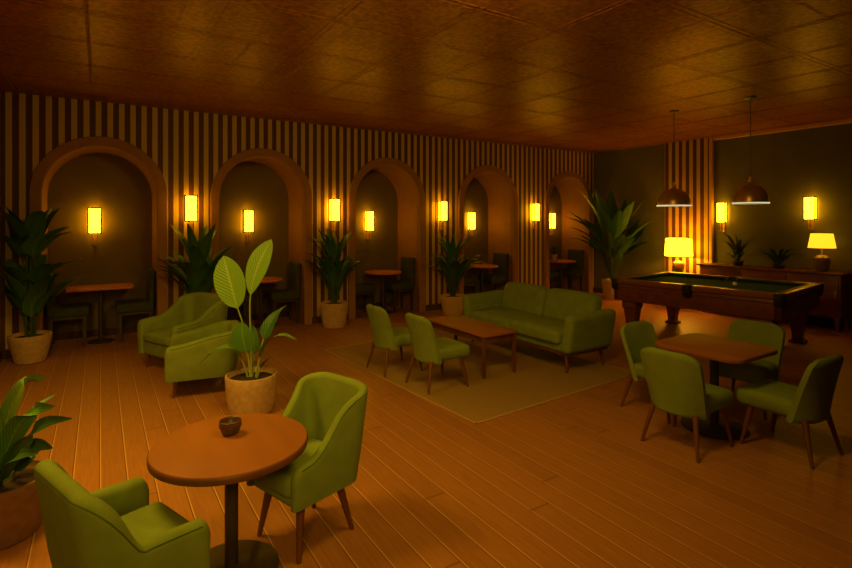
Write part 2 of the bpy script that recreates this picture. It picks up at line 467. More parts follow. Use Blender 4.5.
# ------------------------------------------------------------------ seating
def dining_chair(name, label, group, loc, rz):
    """armless upholstered chair, faces local -Y"""
    t = thing(name, label, 'chair', loc, rz, group)
    b = BM()
    def sx(p):   # seat narrows a little to the back and at the bottom, front corners round
        k = 1 - .10 * sm((p.y + .26) / .5)
        k *= .94 + .06 * sm((p.z - .30) / .1)
        return (p.x * k, p.y, p.z - .012 * sm((p.y + .0) / .3))
    cushion(b, -.25, .25, -.295, .17, .315, .455, .045, .014, sx)
    obj('seat', b, FAB, t)
    # wrapped back
    b = BM(); rows = []
    zs = [.292, .296, .31, .34] + [.34 + (.70 - .34) * i / 7 for i in range(1, 8)] + [.725, .745, .762, .777, .789, .798, .805, .809]
    top = .809
    for z in zs:
        f = (z - .29) / (top - .29)
        hw = .232 + .018 * sm(f * 1.3)
        if z > .715:
            q = (z - .715) / (top - .715); hw *= (1 - q ** 3.0 * .42)
        th = .042
        th *= 1 - .25 * f
        if z > .76: th *= math.sqrt(max(.04, 1 - ((z - .76) / (top - .76)) ** 2))
        if z < .31: th *= .55 + .45 * (z - .292) / .018
        yc = .205 + .085 * f ** 1.2
        wrap = .10 * (1 - .85 * f)
        sec = []
        m = 12
        for i in range(m + 1):
            u = -1 + 2 * i / m
            sec.append((u * hw, yc - wrap * abs(u) ** 2.6 + th * (1 - .4 * abs(u) ** 3), z))
        for i in range(m, -1, -1):
            u = -1 + 2 * i / m
            sec.append((u * (hw - .006), yc - wrap * abs(u) ** 2.6 - th * (1 - .4 * abs(u) ** 3), z))
        rows.append(sec)
    loft(b, rows); obj('backrest', b, FAB, t)
    for sxn in (-1, 1):
        leg(sxn * .195, -.19, 0.32, sxn * .05, -.055, .023, .012, parent=t)
        leg(sxn * .175, .19, 0.32, sxn * .06, .075, .023, .012, parent=t)
    return t

def tub_path(w, d, rc, n):
    """U-shaped plan: from the front of one arm round the back to the other (front is -Y)"""
    hw, pts = w / 2, []
    y0, y1 = -d / 2, d / 2
    for i in range(n): pts.append((-hw, y0 + (y1 - rc - y0) * i / n))
    for i in range(n + 1):
        a = PI - (PI / 2) * i / n
        pts.append((-hw + rc + rc * math.cos(a), y1 - rc + rc * math.sin(a)))
    for i in range(1, 5): pts.append((-hw + rc + (hw - rc) * i / 4.5, y1))
    half = pts[:]
    rest = [(-x, y) for x, y in reversed(half)]
    return [p for i, p in enumerate(half)] + rest

def tub_chair(name, label, group, loc, rz, w=.66, d=.60, rc=.16, th=.06, zb=.27, za=.62, zb2=.86, seat_z=.46, lean=.10, back_lean=.16, legh=.28, arm_slope=.05, splay=.05, rise0=.35, puff=.02, cat='armchair', fwd=.045, lr=.021):
    t = thing(name, label, cat, loc, rz, group)
    P = tub_path(w, d, rc, 9)
    L = [0]
    for p, q in zip(P, P[1:]): L.append(L[-1] + math.hypot(q[0] - p[0], q[1] - p[1]))
    tot = L[-1]; rows = []; outer = []
    n = len(P)
    y0, y1 = -d / 2, d / 2
    for i, (x, y) in enumerate(P):
        a = P[max(0, i - 1)]; c = P[min(n - 1, i + 1)]
        tx, ty = c[0] - a[0], c[1] - a[1]; l = math.hypot(tx, ty); tx /= l; ty /= l
        nx, ny = -ty, tx        # outward normal
        if nx * x + ny * (y + .0) < 0 and abs(x) > w / 2 - 1e-3: nx, ny = -nx, -ny
        if y > y1 - 1e-3 and ny < 0: nx, ny = -nx, -ny
        f = (y - y0) / (y1 - y0)
        # across the back, the middle is highest
        mid = 1 - min(1, abs(x) / (w / 2))
        zt = za + arm_slope * f + (zb2 - za - arm_slope) * sm((f - rise0) / (1.0 - rise0)) - (0 if f < .999 else 0)
        zt += .012 * sm(mid * 2) if f > .95 else 0
        s = min(L[i], tot - L[i])
        k = 1.0
        rows.append((x, y, nx, ny, zt, th, f))
    def section(x, y, nx, ny, zt, tk, f, shrink=1.0, drop=0.0):
        out = []
        zt = zt - drop
        hh = tk / 2 * shrink
        ln = lean + (back_lean - lean) * sm((f - .6) / .4)
        def pt(off, z):
            o_ = off + ln * (z - zb) * 1.0
            return (x + nx * o_, y + ny * o_, z)
        zc = zt - tk / 2
        for q in range(7): out.append(pt(hh * (.75 + .25 * min(1, q / 2)) , zb + (zc - zb) * q / 6))
        for q in range(1, 8):
            a = PI * q / 8; out.append(pt(hh * math.cos(a), zc + tk / 2 * shrink * math.sin(a)))
        for q in range(7): out.append(pt(-hh, zc + (zb - zc) * q / 6))
        return out
    secs = []
    # rounded arm ends
    r0 = rows[0]; rN = rows[-1]
    R = .045
    for a in (0, 18, 38, 60, 78):
        aa = math.radians(a)
        off = R * (1 - math.sin(aa))
        secs.append(section(r0[0], r0[1] - off * -1 - R if False else r0[1] - R * math.sin(math.radians(90 - a)), r0[2], r0[3], r0[4], r0[5], 0, .35 + .65 * math.sin(aa), .055 * (1 - math.sin(aa)) ** 1.0))
    secs[0:0] = []
    for r in rows: secs.append(section(*r))
    for a in (78, 60, 38, 18, 0):
        aa = math.radians(a)
        secs.append(section(rN[0], rN[1] - R * math.sin(math.radians(90 - a)), rN[2], rN[3], rN[4], rN[5], 0, .35 + .65 * math.sin(aa), .055 * (1 - math.sin(aa))))
    b = BM(); loft(b, secs); sh = obj('shell', b, FAB, t)
    # piping just inside the outer top edge
    b = BM()
    pts = []
    for r in rows:
        x, y, nx, ny, zt, tk, f = r
        ln = lean + (back_lean - lean) * sm((f - .6) / .4)
        o_ = tk / 2 * .86 + ln * (zt - tk * .3 - zb)
        pts.append((x + nx * o_, y + ny * o_, zt - tk * .24))
    tube(b, pts, .0035, 6); obj('piping', b, PIPE, sh)
    # base under the seat
    iw = w / 2 - .01
    b = BM(); cushion(b, -iw, iw, -d / 2 - fwd + .025, d / 2 - .01, zb - .012, seat_z - .09, .03); obj('seat_base', b, FAB, t)
    b = BM()
    cushion(b, -w / 2 + th / 2 - .002, w / 2 - th / 2 + .002, -d / 2 - fwd, d / 2 - th * .5 + .02, seat_z - .11, seat_z, .04, puff)
    obj('seat_cushion', b, FAB, t)
    for sxn in (-1, 1):
        leg(sxn * (w / 2 - .07), -d / 2 + .06, legh, sxn * splay, -splay, lr, lr * .5, parent=t)
        leg(sxn * (w / 2 - .08), d / 2 - .08, legh, sxn * splay, splay * 1.5, lr, lr * .5, parent=t)
    return t

def face(fx, fy): return math.atan2(fx, -fy)

# foreground pair at the round table
tub_chair('armchair', 'green armchair seen from behind at left of the round table', 'dining armchairs', (.10, 2.565, 0), face(.94, .34), w=.56, d=.33, rc=.10, th=.08, zb=.27, za=.58, zb2=.825, seat_z=.46, lean=.02, back_lean=.14, rise0=.7, arm_slope=.02, fwd=.09, lr=.026, legh=.29)
tub_chair('armchair', 'green high-backed armchair on the right of the round table with the cup', 'dining armchairs', (1.03, 2.935, 0), face(-.95, -.31), w=.43, d=.42, rc=.07, th=.06, zb=.31, za=.53, zb2=.85, seat_z=.46, lean=-.005, back_lean=.12, fwd=.05, lr=.026, legh=.29, splay=.045, rise0=.15, arm_slope=.07)
# club pair
tub_chair('club_armchair', 'low green club armchair nearest the booth wall, seen from the front', 'low club armchairs', (.888, 7.148, 0), face(-.91, -.41), w=.70, d=.64, rc=.12, th=.12, zb=.19, za=.60, zb2=.86, seat_z=.45, lean=.05, back_lean=.12, legh=.2, puff=.03, splay=.03)
tub_chair('club_armchair', 'low green club armchair behind the potted bird-of-paradise plant, seen from its side', 'low club armchairs', (.95, 6.10, 0), face(-.985, .17), w=.60, d=.60, rc=.14, th=.11, zb=.19, za=.55, zb2=.67, rise0=0, seat_z=.45, lean=.05, back_lean=.12, legh=.2, puff=.03, splay=.03)

# slipper chairs by the coffee table
G = 'armless green chairs'
dining_chair('dining_chair', 'green armless chair on the rug, farther of the two facing the sofa', G, (3.08, 5.56, .008), face(1, .0))
dining_chair('dining_chair', 'green armless chair on the rug, nearer of the two facing the sofa', G, (3.19, 4.78, .008), face(1, .0))
# right dining set
dining_chair('dining_chair', 'green armless chair at the square table, on its side nearest the sofa', G, (4.60, 2.98, 0), face(0, -1))
dining_chair('dining_chair', 'green armless chair at the square table, its back to the viewer', G, (4.10, 2.42, 0), face(1, .03))
dining_chair('dining_chair', 'green armless chair on the far side of the square table, facing the viewer', G, (5.42, 2.58, 0), face(-1, -.1))
dining_chair('dining_chair', 'green armless chair at the square table, the rightmost one', G, (4.71, 1.92, 0), face(0.05, 1))

# sofa (faces local -Y), 2.05 long
def sofa():
    t = thing('sofa', 'green two-seat sofa with wooden base standing on the beige rug', 'sofa', (5.08, 5.22, .008), face(-1, 0))
    b = BM(); box(b, -.98, .98, -.36, .36, .205, .24, .008); obj('base_rail', b, WOOD, t)
    b = BM(); cushion(b, -.99, .99, -.38, .38, .24, .36, .03); obj('seat_base', b, FAB, t)
    for s in (-1, 1):
        def ax(p, s=s):
            k = (p.z - .24) / .40
            y = p.y
            return (p.x + s * .065 * k, y - .0 * k, p.z + .02 * sm((y + .1) / .5) * max(0, k))
        b = BM(); cushion(b, min(s * .88, s * 1.03), max(s * .88, s * 1.03), -.43, .40, .24, .70, .06, 0.012, ax); obj('arm', b, FAB, t)
        b = BM(); cushion(b, min(s * .005, s * .885), max(s * .005, s * .885), -.45, .20, .335, .49, .05, .035); obj('seat_cushion', b, FAB, t)
        def bx(p):
            return (p.x, p.y + .22 * (p.z - .42), p.z)
        b = BM(); cushion(b, min(s * .005, s * .88), max(s * .005, s * .88), .13, .345, .45, .865, .075, .02, bx); obj('back_cushion', b, FAB, t)
        for yy, dy in ((-.31, -.03), (.30, .03)):
            leg(s * .90, yy, .22, s * .03, dy, .027, .016, parent=t)
    def kx(p): return (p.x, p.y + .2 * (p.z - .2), p.z)
    b = BM(); cushion(b, -.97, .97, .27, .39, .24, .65, .045, 0, kx); obj('backrest', b, FAB, t)
sofa()

# coffee table
t = thing('coffee_table', 'low rectangular wooden coffee table on the rug before the sofa', 'table', (4.00, 5.26, .008), 0)
b = BM(); box(b, -.27, .27, -.64, .64, .478, .506, .005); obj('tabletop', b, TOP, t)
b = BM()
for x in (-.22, .22): box(b, x - .009, x + .009, -.59, .59, .40, .478, .002)
for y in (-.59, .59): box(b, -.22, .22, y - .009, y + .009, .40, .478, .002)
obj('apron', b, WOOD, t)
for x in (-.23, .23):
    for y in (-.60, .60):
        b = BM(); loft(b, [[(x + a * r, y + c * r, z) for a, c in ((-1, -1), (1, -1), (1, 1), (-1, 1))] for z, r in ((.478, .021), (.0, .014))]); obj('leg', b, WOOD, t, smooth=False)

# round foreground table
def rounded_top(bm, w, d, r, z0, z1, bulge=0.0, n=10, ez=.008):
    pts = []
    for cx, cy, a0 in ((w - r, d - r, 0), (-w + r, d - r, 90), (-w + r, -d + r, 180), (w - r, -d + r, 270)):
        for i in range(n + 1):
            a = math.radians(a0 + 90 * i / n)
            pts.append((cx + r * math.cos(a), cy + r * math.sin(a)))
    if bulge: pts = [(x * (1 + bulge * (1 - (y / d) ** 2)), y * (1 + bulge * (1 - (x / w) ** 2))) for x, y in pts]
    rows = []
    for sc, z in ((1 - ez, z0), (1, z0 + .006), (1, z1 - .006), (1 - ez / 2, z1 - .002), (1 - ez * 1.5, z1)):
        rows.append([(x * sc, y * sc, z) for x, y in pts])
    loft(bm, rows); return bm
def pedestal_base(t, R, ztop, rcol, dish=.02):
    b = BM(); lathe(b, [(R * .985, 0), (R, .006), (R, .014), (R * .96, .02), (rcol * 1.7, .02 + dish * .5), (rcol * 1.15, .02 + dish)], 48); obj('base', b, BLACK, t)
    b = BM(); lathe(b, [(rcol, .02), (rcol, ztop - .02), (rcol * 3, ztop - .012), (rcol * 3, ztop)], 24); obj('column', b, BLACK, t)
t = thing('round_table', 'round wooden pedestal table carrying the dark cup', 'table', (.585, 2.83, 0))
b = BM(); rounded_top(b, .39, .39, .3899, .647, .685, 0, 20); obj('tabletop', b, TOP, t)
b = BM(); lathe(b, [(.38, .641), (.3915, .645), (.3935, .655), (.3935, .673), (.391, .676), (.385, .676)], 80, ring=True); obj('edge_band', b, EDGE, t)
pedestal_base(t, .24, .644, .034)
t = thing('cup', 'small dark stoneware cup on the round wooden table', 'cup', (.60, 2.93, .685))
b = BM(); lathe(b, [(.036, 0), (.042, .004), (.052, .028), (.058, .055), (.058, .072), (.055, .075), (.051, .072), (.047, .04), (.03, .022), (.0001, .02)], 32); obj('body', b, CUP, t)
b = BM(); lathe(b, [(.0535, .034), (.0565, .038), (.0585, .044), (.0585, .047)], 32, ring=True); obj('ridge', b, CUP, t)

# square table on the right
t = thing('dining_table', 'rounded-square wooden pedestal table ringed by four green chairs', 'table', (4.62, 2.47, 0))
b = BM(); rounded_top(b, .37, .38, .11, .70, .735, .045); obj('tabletop', b, TOP, t)
pedestal_base(t, .27, .70, .036, .02)

# ------------------------------------------------------------------ booth furniture
def booth_chair(label, loc, rz, scale=1):
    t = thing('booth_chair', label, 'chair', loc, rz, 'dark green booth chairs')
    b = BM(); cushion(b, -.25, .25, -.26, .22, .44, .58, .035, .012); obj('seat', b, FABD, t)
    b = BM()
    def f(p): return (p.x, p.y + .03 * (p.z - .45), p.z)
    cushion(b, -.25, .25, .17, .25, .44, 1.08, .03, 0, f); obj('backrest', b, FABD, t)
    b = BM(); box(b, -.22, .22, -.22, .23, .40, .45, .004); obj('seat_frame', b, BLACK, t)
    for x in (-.2, .2):
        for y in (-.2, .2):
            b = BM(); loft(b, [[(x + a * r, y + c * r, z) for a, c in ((-1, -1), (1, -1), (1, 1), (-1, 1))] for z, r in ((.42, .022), (.0, .015))]); obj('leg', b, BLACK, t, smooth=False)
    return t
def booth_table(label, loc, kind):
    t = thing('booth_table', label, 'table', loc, 0, 'booth tables')
    b = BM()
    if kind == 'rect': rounded_top(b, .43, .27, .03, .81, .845)
    else: lathe(b, [(.355, .785), (.37, .791), (.37, .812), (.362, .82)], 48)
    obj('tabletop', b, TOPB, t)
    zt = .81 if kind == 'rect' else .785
    pedestal_base(t, .17, zt, .032, .02)
    return t
ordn = ['first booth from the left', 'second booth from the left', 'middle booth', 'second booth from the right', 'rightmost booth']
bc0 = booth_chair('dark green chair on the left side of the first booth from the left', (ARCH[0] - .42, 9.24, 0), face(1, 0))
for i, c in enumerate(ARCH):
    Yt = 9.24 if i == 0 else 9.20
    if i:
        dup(bc0, (c - .415, Yt, 0), face(1, 0), 'dark green chair on the left side of the ' + ordn[i])
    dup(bc0, (c + .43, Yt - .04, 0), face(-1, 0), 'dark green chair on the right side of the ' + ordn[i])
booth_table('rectangular wooden pedestal table in the first booth from the left', (ARCH[0] - .02, 9.22, 0), 'rect')
bt0 = booth_table('small round wooden table in the second booth from the left', (ARCH[1] + .03, 9.10, 0), 'round')
for i in (2, 3, 4):
    dup(bt0, (ARCH[i] + .05, 9.10, 0), 0, 'small round wooden table in the ' + ordn[i] + (', carrying a tiny potted plant' if i == 4 else ''))

# ------------------------------------------------------------------ wall sconces (face local -Y, back at y=0)
def sconce(label, loc, rz, w=.165, h=.39, group='wall sconces', stem=.20):
    t = thing('wall_sconce', label, 'wall lamp', loc, rz, group)
    d = .065
    b = BM(); cushion(b, -w / 2, w / 2, -.07 - d, -.07, -h / 2, h / 2, .012, k=3); obj('lamp_shade', b, GLOW, t)
    b = BM(); e = .0095; W2, H2 = w / 2 + .004, h / 2 + .004
    for x in (-W2, W2):
        for y in (-.07 - d - .004, -.066): box(b, x - e, x + e, y - e, y + e, -H2, H2)
    for z in (-H2, H2):
        for y in (-.07 - d - .004, -.066): box(b, -W2 - e, W2 + e, y - e, y + e, z - e, z + e)
        for x in (-W2, W2): box(b, x - e, x + e, -.07 - d - .004, -.066, z - e, z + e)
    obj('frame', b, BLACK, t, smooth=False)
    b = BM(); box(b, -.022, .022, -.018, -.0, -h / 2 - stem, h / 2 - .1, .004); obj('backplate', b, BRONZE, t)
    b = BM()
    for x in (-.02, .02): tube(b, [(x, -.018, -h / 2 - stem + .03), (x, -.08, -h / 2 - stem + .03), (x, -.10, -h / 2 - stem + .035), (x, -.10, -h / 2)], .008, 8)
    obj('bracket', b, BRONZE, t)
    return t
sc0 = sconce('glowing wall sconce inside the first booth from the left', (-.07, DEEP[0], 1.84), 0)
# exact spots
SC_IN = [(-.07, 9.70), (2.27, 9.68), (4.71, 9.68), (7.37, 9.68), (10.04, 9.68)]
for i in (1, 2, 3, 4):
    dup(sc0, (SC_IN[i][0], SC_IN[i][1], 1.83), 0, 'glowing wall sconce inside the ' + ordn[i])
SC_W = [1.195, 3.58, 5.95, 8.58]
nm = ['first and second booths', 'second and third booths', 'third and fourth booths', 'fourth and fifth booths']
for i, x in enumerate(SC_W):
    dup(sc0, (x, YW, 2.03), 0, 'glowing sconce on the striped wall between ' + nm[i] + ' from the left')
dup(sc0, (XR, 5.53, 2.00), face(-1, 0), 'glowing wall sconce on the olive wall beside the striped panel, above the sideboard')
dup(sc0, (XR, 4.00, 2.06), face(-1, 0), 'glowing wall sconce on the olive wall above the small table lamp, rightmost in view')

# ------------------------------------------------------------------ pendants over the pool table
def pendant(label, loc, r, zb_, zc=H):
    t = thing('pendant_lamp', label, 'pendant lamp', loc, 0, 'pendant lamps over the pool table')
    hgt = .30
    prof = []
    for i in range(13):
        a = math.radians(90 * i / 12)
        prof.append((r * math.cos(a) * .97 + .0, zb_ + .02 + (hgt - .02) * math.sin(a) * .92))
    out = [(r, zb_), (r * 1.0, zb_ + .018)] + [(max(x, .035), z) for x, z in prof]
    inn = [(max(x - .01, .03), z - .008) for x, z in reversed(prof)] + [(r - .012, zb_)]
    b = BM(); lathe(b, out + inn, 48, ring=True); obj('lamp_shade', b, BRONZE, t)
    b = BM(); lathe(b, [(r + .003, zb_ - .003), (r + .005, zb_ + .004), (r + .004, zb_ + .012), (r - .002, zb_ + .014), (r - .012, zb_ - .001)], 48, ring=True); obj('self_glowing_rim', b, RIM, t)  # plain shade rim, glowing by itself in place of light from the bulb
    zt = zb_ + hgt * .92
    b = BM(); lathe(b, [(.036, zt - .01), (.045, zt + .0), (.030, zt + .012), (.022, zt + .03), (.034, zt + .04), (.034, zt + .052), (.018, zt + .06), (.02, zt + .09), (.008, zt + .10)], 24); obj('neck', b, BRONZE, t)
    b = BM(); bar(b, (0, 0, zt + .095), (0, 0, zc - .02), .0065, n=8); obj('rod', b, BLACK, t)
    b = BM(); lathe(b, [(.02, zc - .03), (.07, zc - .018), (.075, zc)], 24); obj('ceiling_rose', b, BLACK, t)
    b = BM(); lathe(b, [(.012, zb_ + .19), (.03, zb_ + .16), (.037, zb_ + .12), (.027, zb_ + .09), (.001, zb_ + .08)], 20); obj('bulb', b, BULB, t)
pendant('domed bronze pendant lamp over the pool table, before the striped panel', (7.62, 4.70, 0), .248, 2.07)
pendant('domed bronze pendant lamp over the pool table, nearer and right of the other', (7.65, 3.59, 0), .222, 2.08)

# ------------------------------------------------------------------ pool table (long axis local Y)
def pool_table():
    t = thing('pool_table', 'carved wooden pool table with green cloth under the two pendants', 'pool table', (8.10, 4.36, 0), math.radians(7))
    hx, hy, zt = .905, 1.20, .90
    b = BM(); box(b, -hx + .1, hx - .1, -hy + .1, hy - .1, .80, .845); obj('cloth', b, CLOTH, t)
    b = BM()
    box(b, -hx + .03, hx - .03, -hy + .03, -hy + .12, .55, .82, .01); box(b, -hx + .03, hx - .03, hy - .12, hy - .03, .55, .82, .01)
    box(b, -hx + .03, -hx + .12, -hy + .03, hy - .03, .55, .82, .01); box(b, hx - .12, hx - .03, -hy + .03, hy - .03, .55, .82, .01)
    box(b, -hx + .015, hx - .015, -hy + .015, -hy + .04, .755, .80, .008); box(b, -hx + .015, hx - .015, hy - .04, hy - .015, .755, .80, .008)
    box(b, -hx + .015, -hx + .04, -hy + .015, hy - .015, .755, .80, .008); box(b, hx - .04, hx - .015, -hy + .015, hy - .015, .755, .80, .008)
    obj('apron', b, DWOOD, t)
    g = .075
    segs = [(-hx, -hx + .135, -hy + g, -.06), (-hx, -hx + .135, .06, hy - g), (hx - .135, hx, -hy + g, -.06), (hx - .135, hx, .06, hy - g),
            (-hx + g, hx - g, -hy, -hy + .135), (-hx + g, hx - g, hy - .135, hy)]
    for s in segs:
        b = BM(); box(b, s[0], s[1], s[2], s[3], .82, zt, .012, 3)
        r = obj('rail', b, RAILW, t)
        b = BM()
        if s[3] - s[2] > s[1] - s[0]:
            x = s[1] if s[0] < -.5 else s[0]
            sg = 1 if s[0] < -.5 else -1
            box(b, min(x, x + sg * .05), max(x, x + sg * .05), s[2] + .04, s[3] - .04, .845, .885, .008)
        else:
            y = s[3] if s[2] < -.5 else s[2]
            sg = 1 if s[2] < -.5 else -1
            box(b, s[0] + .04, s[1] - .04, min(y, y + sg * .05), max(y, y + sg * .05), .845, .885, .008)
        obj('cushion_strip', b, CLOTH, r)
    for x in (-1, 1):
        for y in (-1, 0, 1):
            px, py = x * (hx - (.055 if y else .03)), y * (hy - .055)
            b = BM(); lathe(b, [(.045, .72), (.068, .75), (.074, .82), (.080, .893), (.076, .903), (.06, .90), (.055, .80), (.04, .74), (.001, .73)], 24, (px, py, 0))
            obj('pocket', b, LEATH, t)
    for x in (-1, 1):
        for y in (-1, 1):
            cx, cy = x * (hx - .20), y * (hy - .26)
            b = BM()
            prof = [(0, .085), (.035, .085), (.05, .07), (.07, .058), (.10, .062), (.36, .092), (.42, .10), (.45, .115), (.5, .115), (.58, .105)]
            rows = [[(cx + a * r, cy + c * r, z) for a, c in ((-1, -1), (1, -1), (1, 1), (-1, 1))] for z, r in prof]
            loft(b, rows); lg = obj('leg', b, DWOOD, t, smooth=False)
            b = BM(); box(b, cx - .1, cx + .1, cy - .1, cy + .1, 0, .04, .01); obj('foot', b, DWOOD, lg)
    return t
pool_table()
b = BM(); bmesh.ops.create_uvsphere(b, u_segments=24, v_segments=16, radius=.032)
tag(obj('billiard_ball', b, CREAMB, loc=(8.12, 4.03, .878)), 'small white cue ball lying on the green pool table cloth', 'ball')

# ------------------------------------------------------------------ sideboard
def sideboard():
    t = thing('sideboard', 'long dark wooden sideboard against the olive wall behind the pool table', 'sideboard', (10.42, 4.60, 0), 0)
    x0, x1, y0, y1 = -.22, .26, -1.20, 1.18
    b = BM(); box(b, x0 + .02, x1, y0 + .02, y1 - .02, .22, .935, .006); obj('body', b, DWOOD, t)
    b = BM(); box(b, x0 - .02, x1 + .02, y0 - .02, y1 + .02, .935, .97, .008); obj('worktop', b, DWOOD, t)
    w = (y1 - y0 - .08) / 3
    for i in range(3):
        a = y0 + .04 + i * w
        b = BM(); box(b, x0 - .0, x0 + .022, a + .008, a + w - .008, .25, .915, .005)
        d = obj('door', b, DWOOD, t)
        b = BM(); box(b, x0 - .012, x0 + .0, a + .04, a + .055, .55, .68, .003); obj('handle', b, BRONZE, d)
    for yy in (y0 + .08, y0 + .08 + w * 1.0, y1 - .08):
        for xx in (x0 + .07, x1 - .06):
            b = BM(); loft(b, [[(xx + a * r, yy + c * r, z) for a, c in ((-1, -1), (1, -1), (1, 1), (-1, 1))] for z, r in ((.22, .035), (0, .022))]); obj('leg', b, DWOOD, t, smooth=False)
sideboard()

# table lamps
def table_lamp(label, loc, rb, rt, sh, base_r, base_h, mat, gap=.05, sq=False):
    t = thing('table_lamp', label, 'table lamp', loc, 0, 'table lamps')
    b = BM(); lathe(b, [(base_r * .55, 0), (base_r * .62, .012), (base_r * .8, base_h * .25), (base_r, base_h * .6), (base_r * .93, base_h * .84), (base_r * .6, base_h * .97), (base_r * .3, base_h)], 32); obj('base', b, LAMPB, t)
    b = BM(); bar(b, (0, 0, base_h - .005), (0, 0, base_h + gap + .05), .012, n=12); obj('neck', b, BRONZE, t)
    z0 = base_h + gap
    b = BM(); lathe(b, [(rb, z0), (rb + .003, z0 + .006), (rt + .003, z0 + sh - .006), (rt, z0 + sh), (rt - .006, z0 + sh), (rb - .006, z0)], 48, ring=True); obj('lamp_shade', b, mat, t)
    b = BM()
    lathe(b, [(rb + .003, z0 - .004), (rb + .006, z0 - .002), (rb + .006, z0 + .006), (rb + .002, z0 + .008), (rb - .006, z0)], 48, ring=True)
    obj('shade_trim', b, MOULD, t)
table_lamp('large table lamp with bright yellow shade before the striped panel', (10.28, 6.24, .72), .268, .245, .37, .12, .27, GLOW2, .10)
table_lamp('small table lamp with tapered dim yellow shade on the sideboard', (10.44, 3.76, .97), .195, .155, .25, .12, .28, GLOW3, .115)
t = thing('side_table', 'small round pedestal side table under the bright lamp by the striped panel', 'table', (10.28, 6.24, 0))
b = BM(); lathe(b, [(.15, .69), (.165, .695), (.165, .715), (.16, .72)], 40); obj('tabletop', b, DWOOD, t)
b = BM(); lathe(b, [(.15, 0), (.16, .01), (.15, .025), (.04, .05), (.03, .1), (.03, .66), (.05, .69)], 24); obj('column', b, DWOOD, t)

# ------------------------------------------------------------------ plants
def blade(bm, uvl, base=(0, 0, 0), az=0, L=1, w=.1, e0=80, e1=0, path=None, sidev=None, pet=.25, twist=0.0, fold=.25, n=12, stalk=None, shape=.45, tipw=.0, roll=0.0):
    """one arched leaf: leaves the base at elevation e0, ends at e1 (degrees); its first part is a thin stalk"""
    pts = []; p = Vector(base)
    for i in range(n + 1):
        pts.append(p.copy())
        t_ = i / n
        e = math.radians(e0 + (e1 - e0) * t_ ** 1.3)
        a = az + twist * t_
        p = p + Vector((math.cos(a) * math.cos(e), math.sin(a) * math.cos(e), math.sin(e))) * (L / n)
    if path:
        q = [Vector(v) for v in path]; q = [q[0] * 2 - q[1]] + q + [q[-1] * 2 - q[-2]]; pts = []
        for i in range(n + 1):
            u = i / n * (len(q) - 3); k = min(int(u), len(q) - 4); f = u - k
            a0, a1, a2, a3 = q[k:k + 4]
            pts.append(.5 * ((2 * a1) + (a2 - a0) * f + (2 * a0 - 5 * a1 + 4 * a2 - a3) * f * f + (3 * a1 - a0 - 3 * a2 + a3) * f ** 3))
    np_ = max(1, int(round(pet * n)))
    if stalk is not None and pet > 0:
        tube(stalk, pts[:np_ + 1], [.009 * (1 - .35 * k / np_) * (L / .8) ** .5 for k in range(np_ + 1)], 6)
    rows = []
    m = 6
    for i in range(np_, n + 1):
        t_ = (i - np_) / (n - np_)
        ww = w * (math.sin(PI * min(1, t_ ** shape * 1.0)) ** .68 if 0 < t_ < 1 else 0.0)
        ww = max(ww, .003)
        d = (pts[min(i + 1, n)] - pts[max(i - 1, 0)]).normalized()
        side = d.cross(Vector((0, 0, 1)))
        side = side.normalized() if side.length > .05 else Vector((-math.sin(az), math.cos(az), 0))
        if sidev is not None:
            side = Vector(sidev); side = (side - d * side.dot(d)).normalized()
        nor = side.cross(d)
        if sidev is not None and nor.dot(Vector((.5, .8, 0))) > 0: nor = -nor
        if roll:
            Rm = Matrix.Rotation(roll, 3, d); side = Rm @ side; nor = Rm @ nor
        row = []
        for k in range(m + 1):
            u = -1 + 2 * k / m
            row.append((pts[i] + side * (u * ww) + nor * (abs(u) * ww * fold), (k / m, t_)))
        rows.append(row)
    V = [[bm.verts.new(q[0]) for q in r] for r in rows]
    for r in range(len(V) - 1):
        for k in range(m):
            f = bm.faces.new((V[r][k], V[r][k + 1], V[r + 1][k + 1], V[r + 1][k]))
            for lp, uv in zip(f.loops, (rows[r][k][1], rows[r][k + 1][1], rows[r + 1][k + 1][1], rows[r + 1][k][1])): lp[uvl].uv = uv
    return pts

def keep_clear(bm, off):
    # leaves press softly against the walls instead of passing through them
    for v in bm.verts:
        x, y = v.co.x + off.x, v.co.y + off.y
        for lim, val, sg, ax in ((YW - .06, y, 1, 1), (XR - .05, x, 1, 0), (XL + .05, x, -1, 0)):
            if ax == 1 and off.y > YW: continue
            s_ = .14; e = (val - lim) * sg + s_
            if e > 0:
                nv = lim - sg * s_ * math.exp(-e / s_)
                if ax: v.co.y = nv - off.y
                else: v.co.x = nv - off.x

def leaf_obj(name, specs, mat, smat, parent):
    b = BM(); uvl = b.loops.layers.uv.new('UVMap'); st = BM()
    for s in specs: blade(b, uvl, stalk=st, **s)
    keep_clear(b, parent.location); keep_clear(st, parent.location)
    me = bpy.data.meshes.new(name); b.to_mesh(me); b.free(); me.materials.append(mat)
    me.polygons.foreach_set('use_smooth', [True] * len(me.polygons))
    o = bpy.data.objects.new(name, me); C.objects.link(o); o.parent = parent
    if len(st.verts): obj('stalk', st, smat, o)
    else: st.free()
    return o

def pot(t, r, h, mat, taper=.78, lip=.02):
    b = BM()
    lathe(b, [(r * taper * .9, 0), (r * taper, .01), (r * (taper + .12), h * .35), (r * .985, h * .8), (r, h - .01), (r - .004, h), (r - lip, h), (r - lip - .004, h - .03), (r * .8, h - .06), (.001, h - .06)], 40)
    po = obj('pot', b, mat, t)
    b = BM(); lathe(b, [(r - lip - .006, h - .075), (r - lip - .006, h - .045), (r * .5, h - .035), (.001, h - .03)], 32); obj('soil', b, SOIL, t)

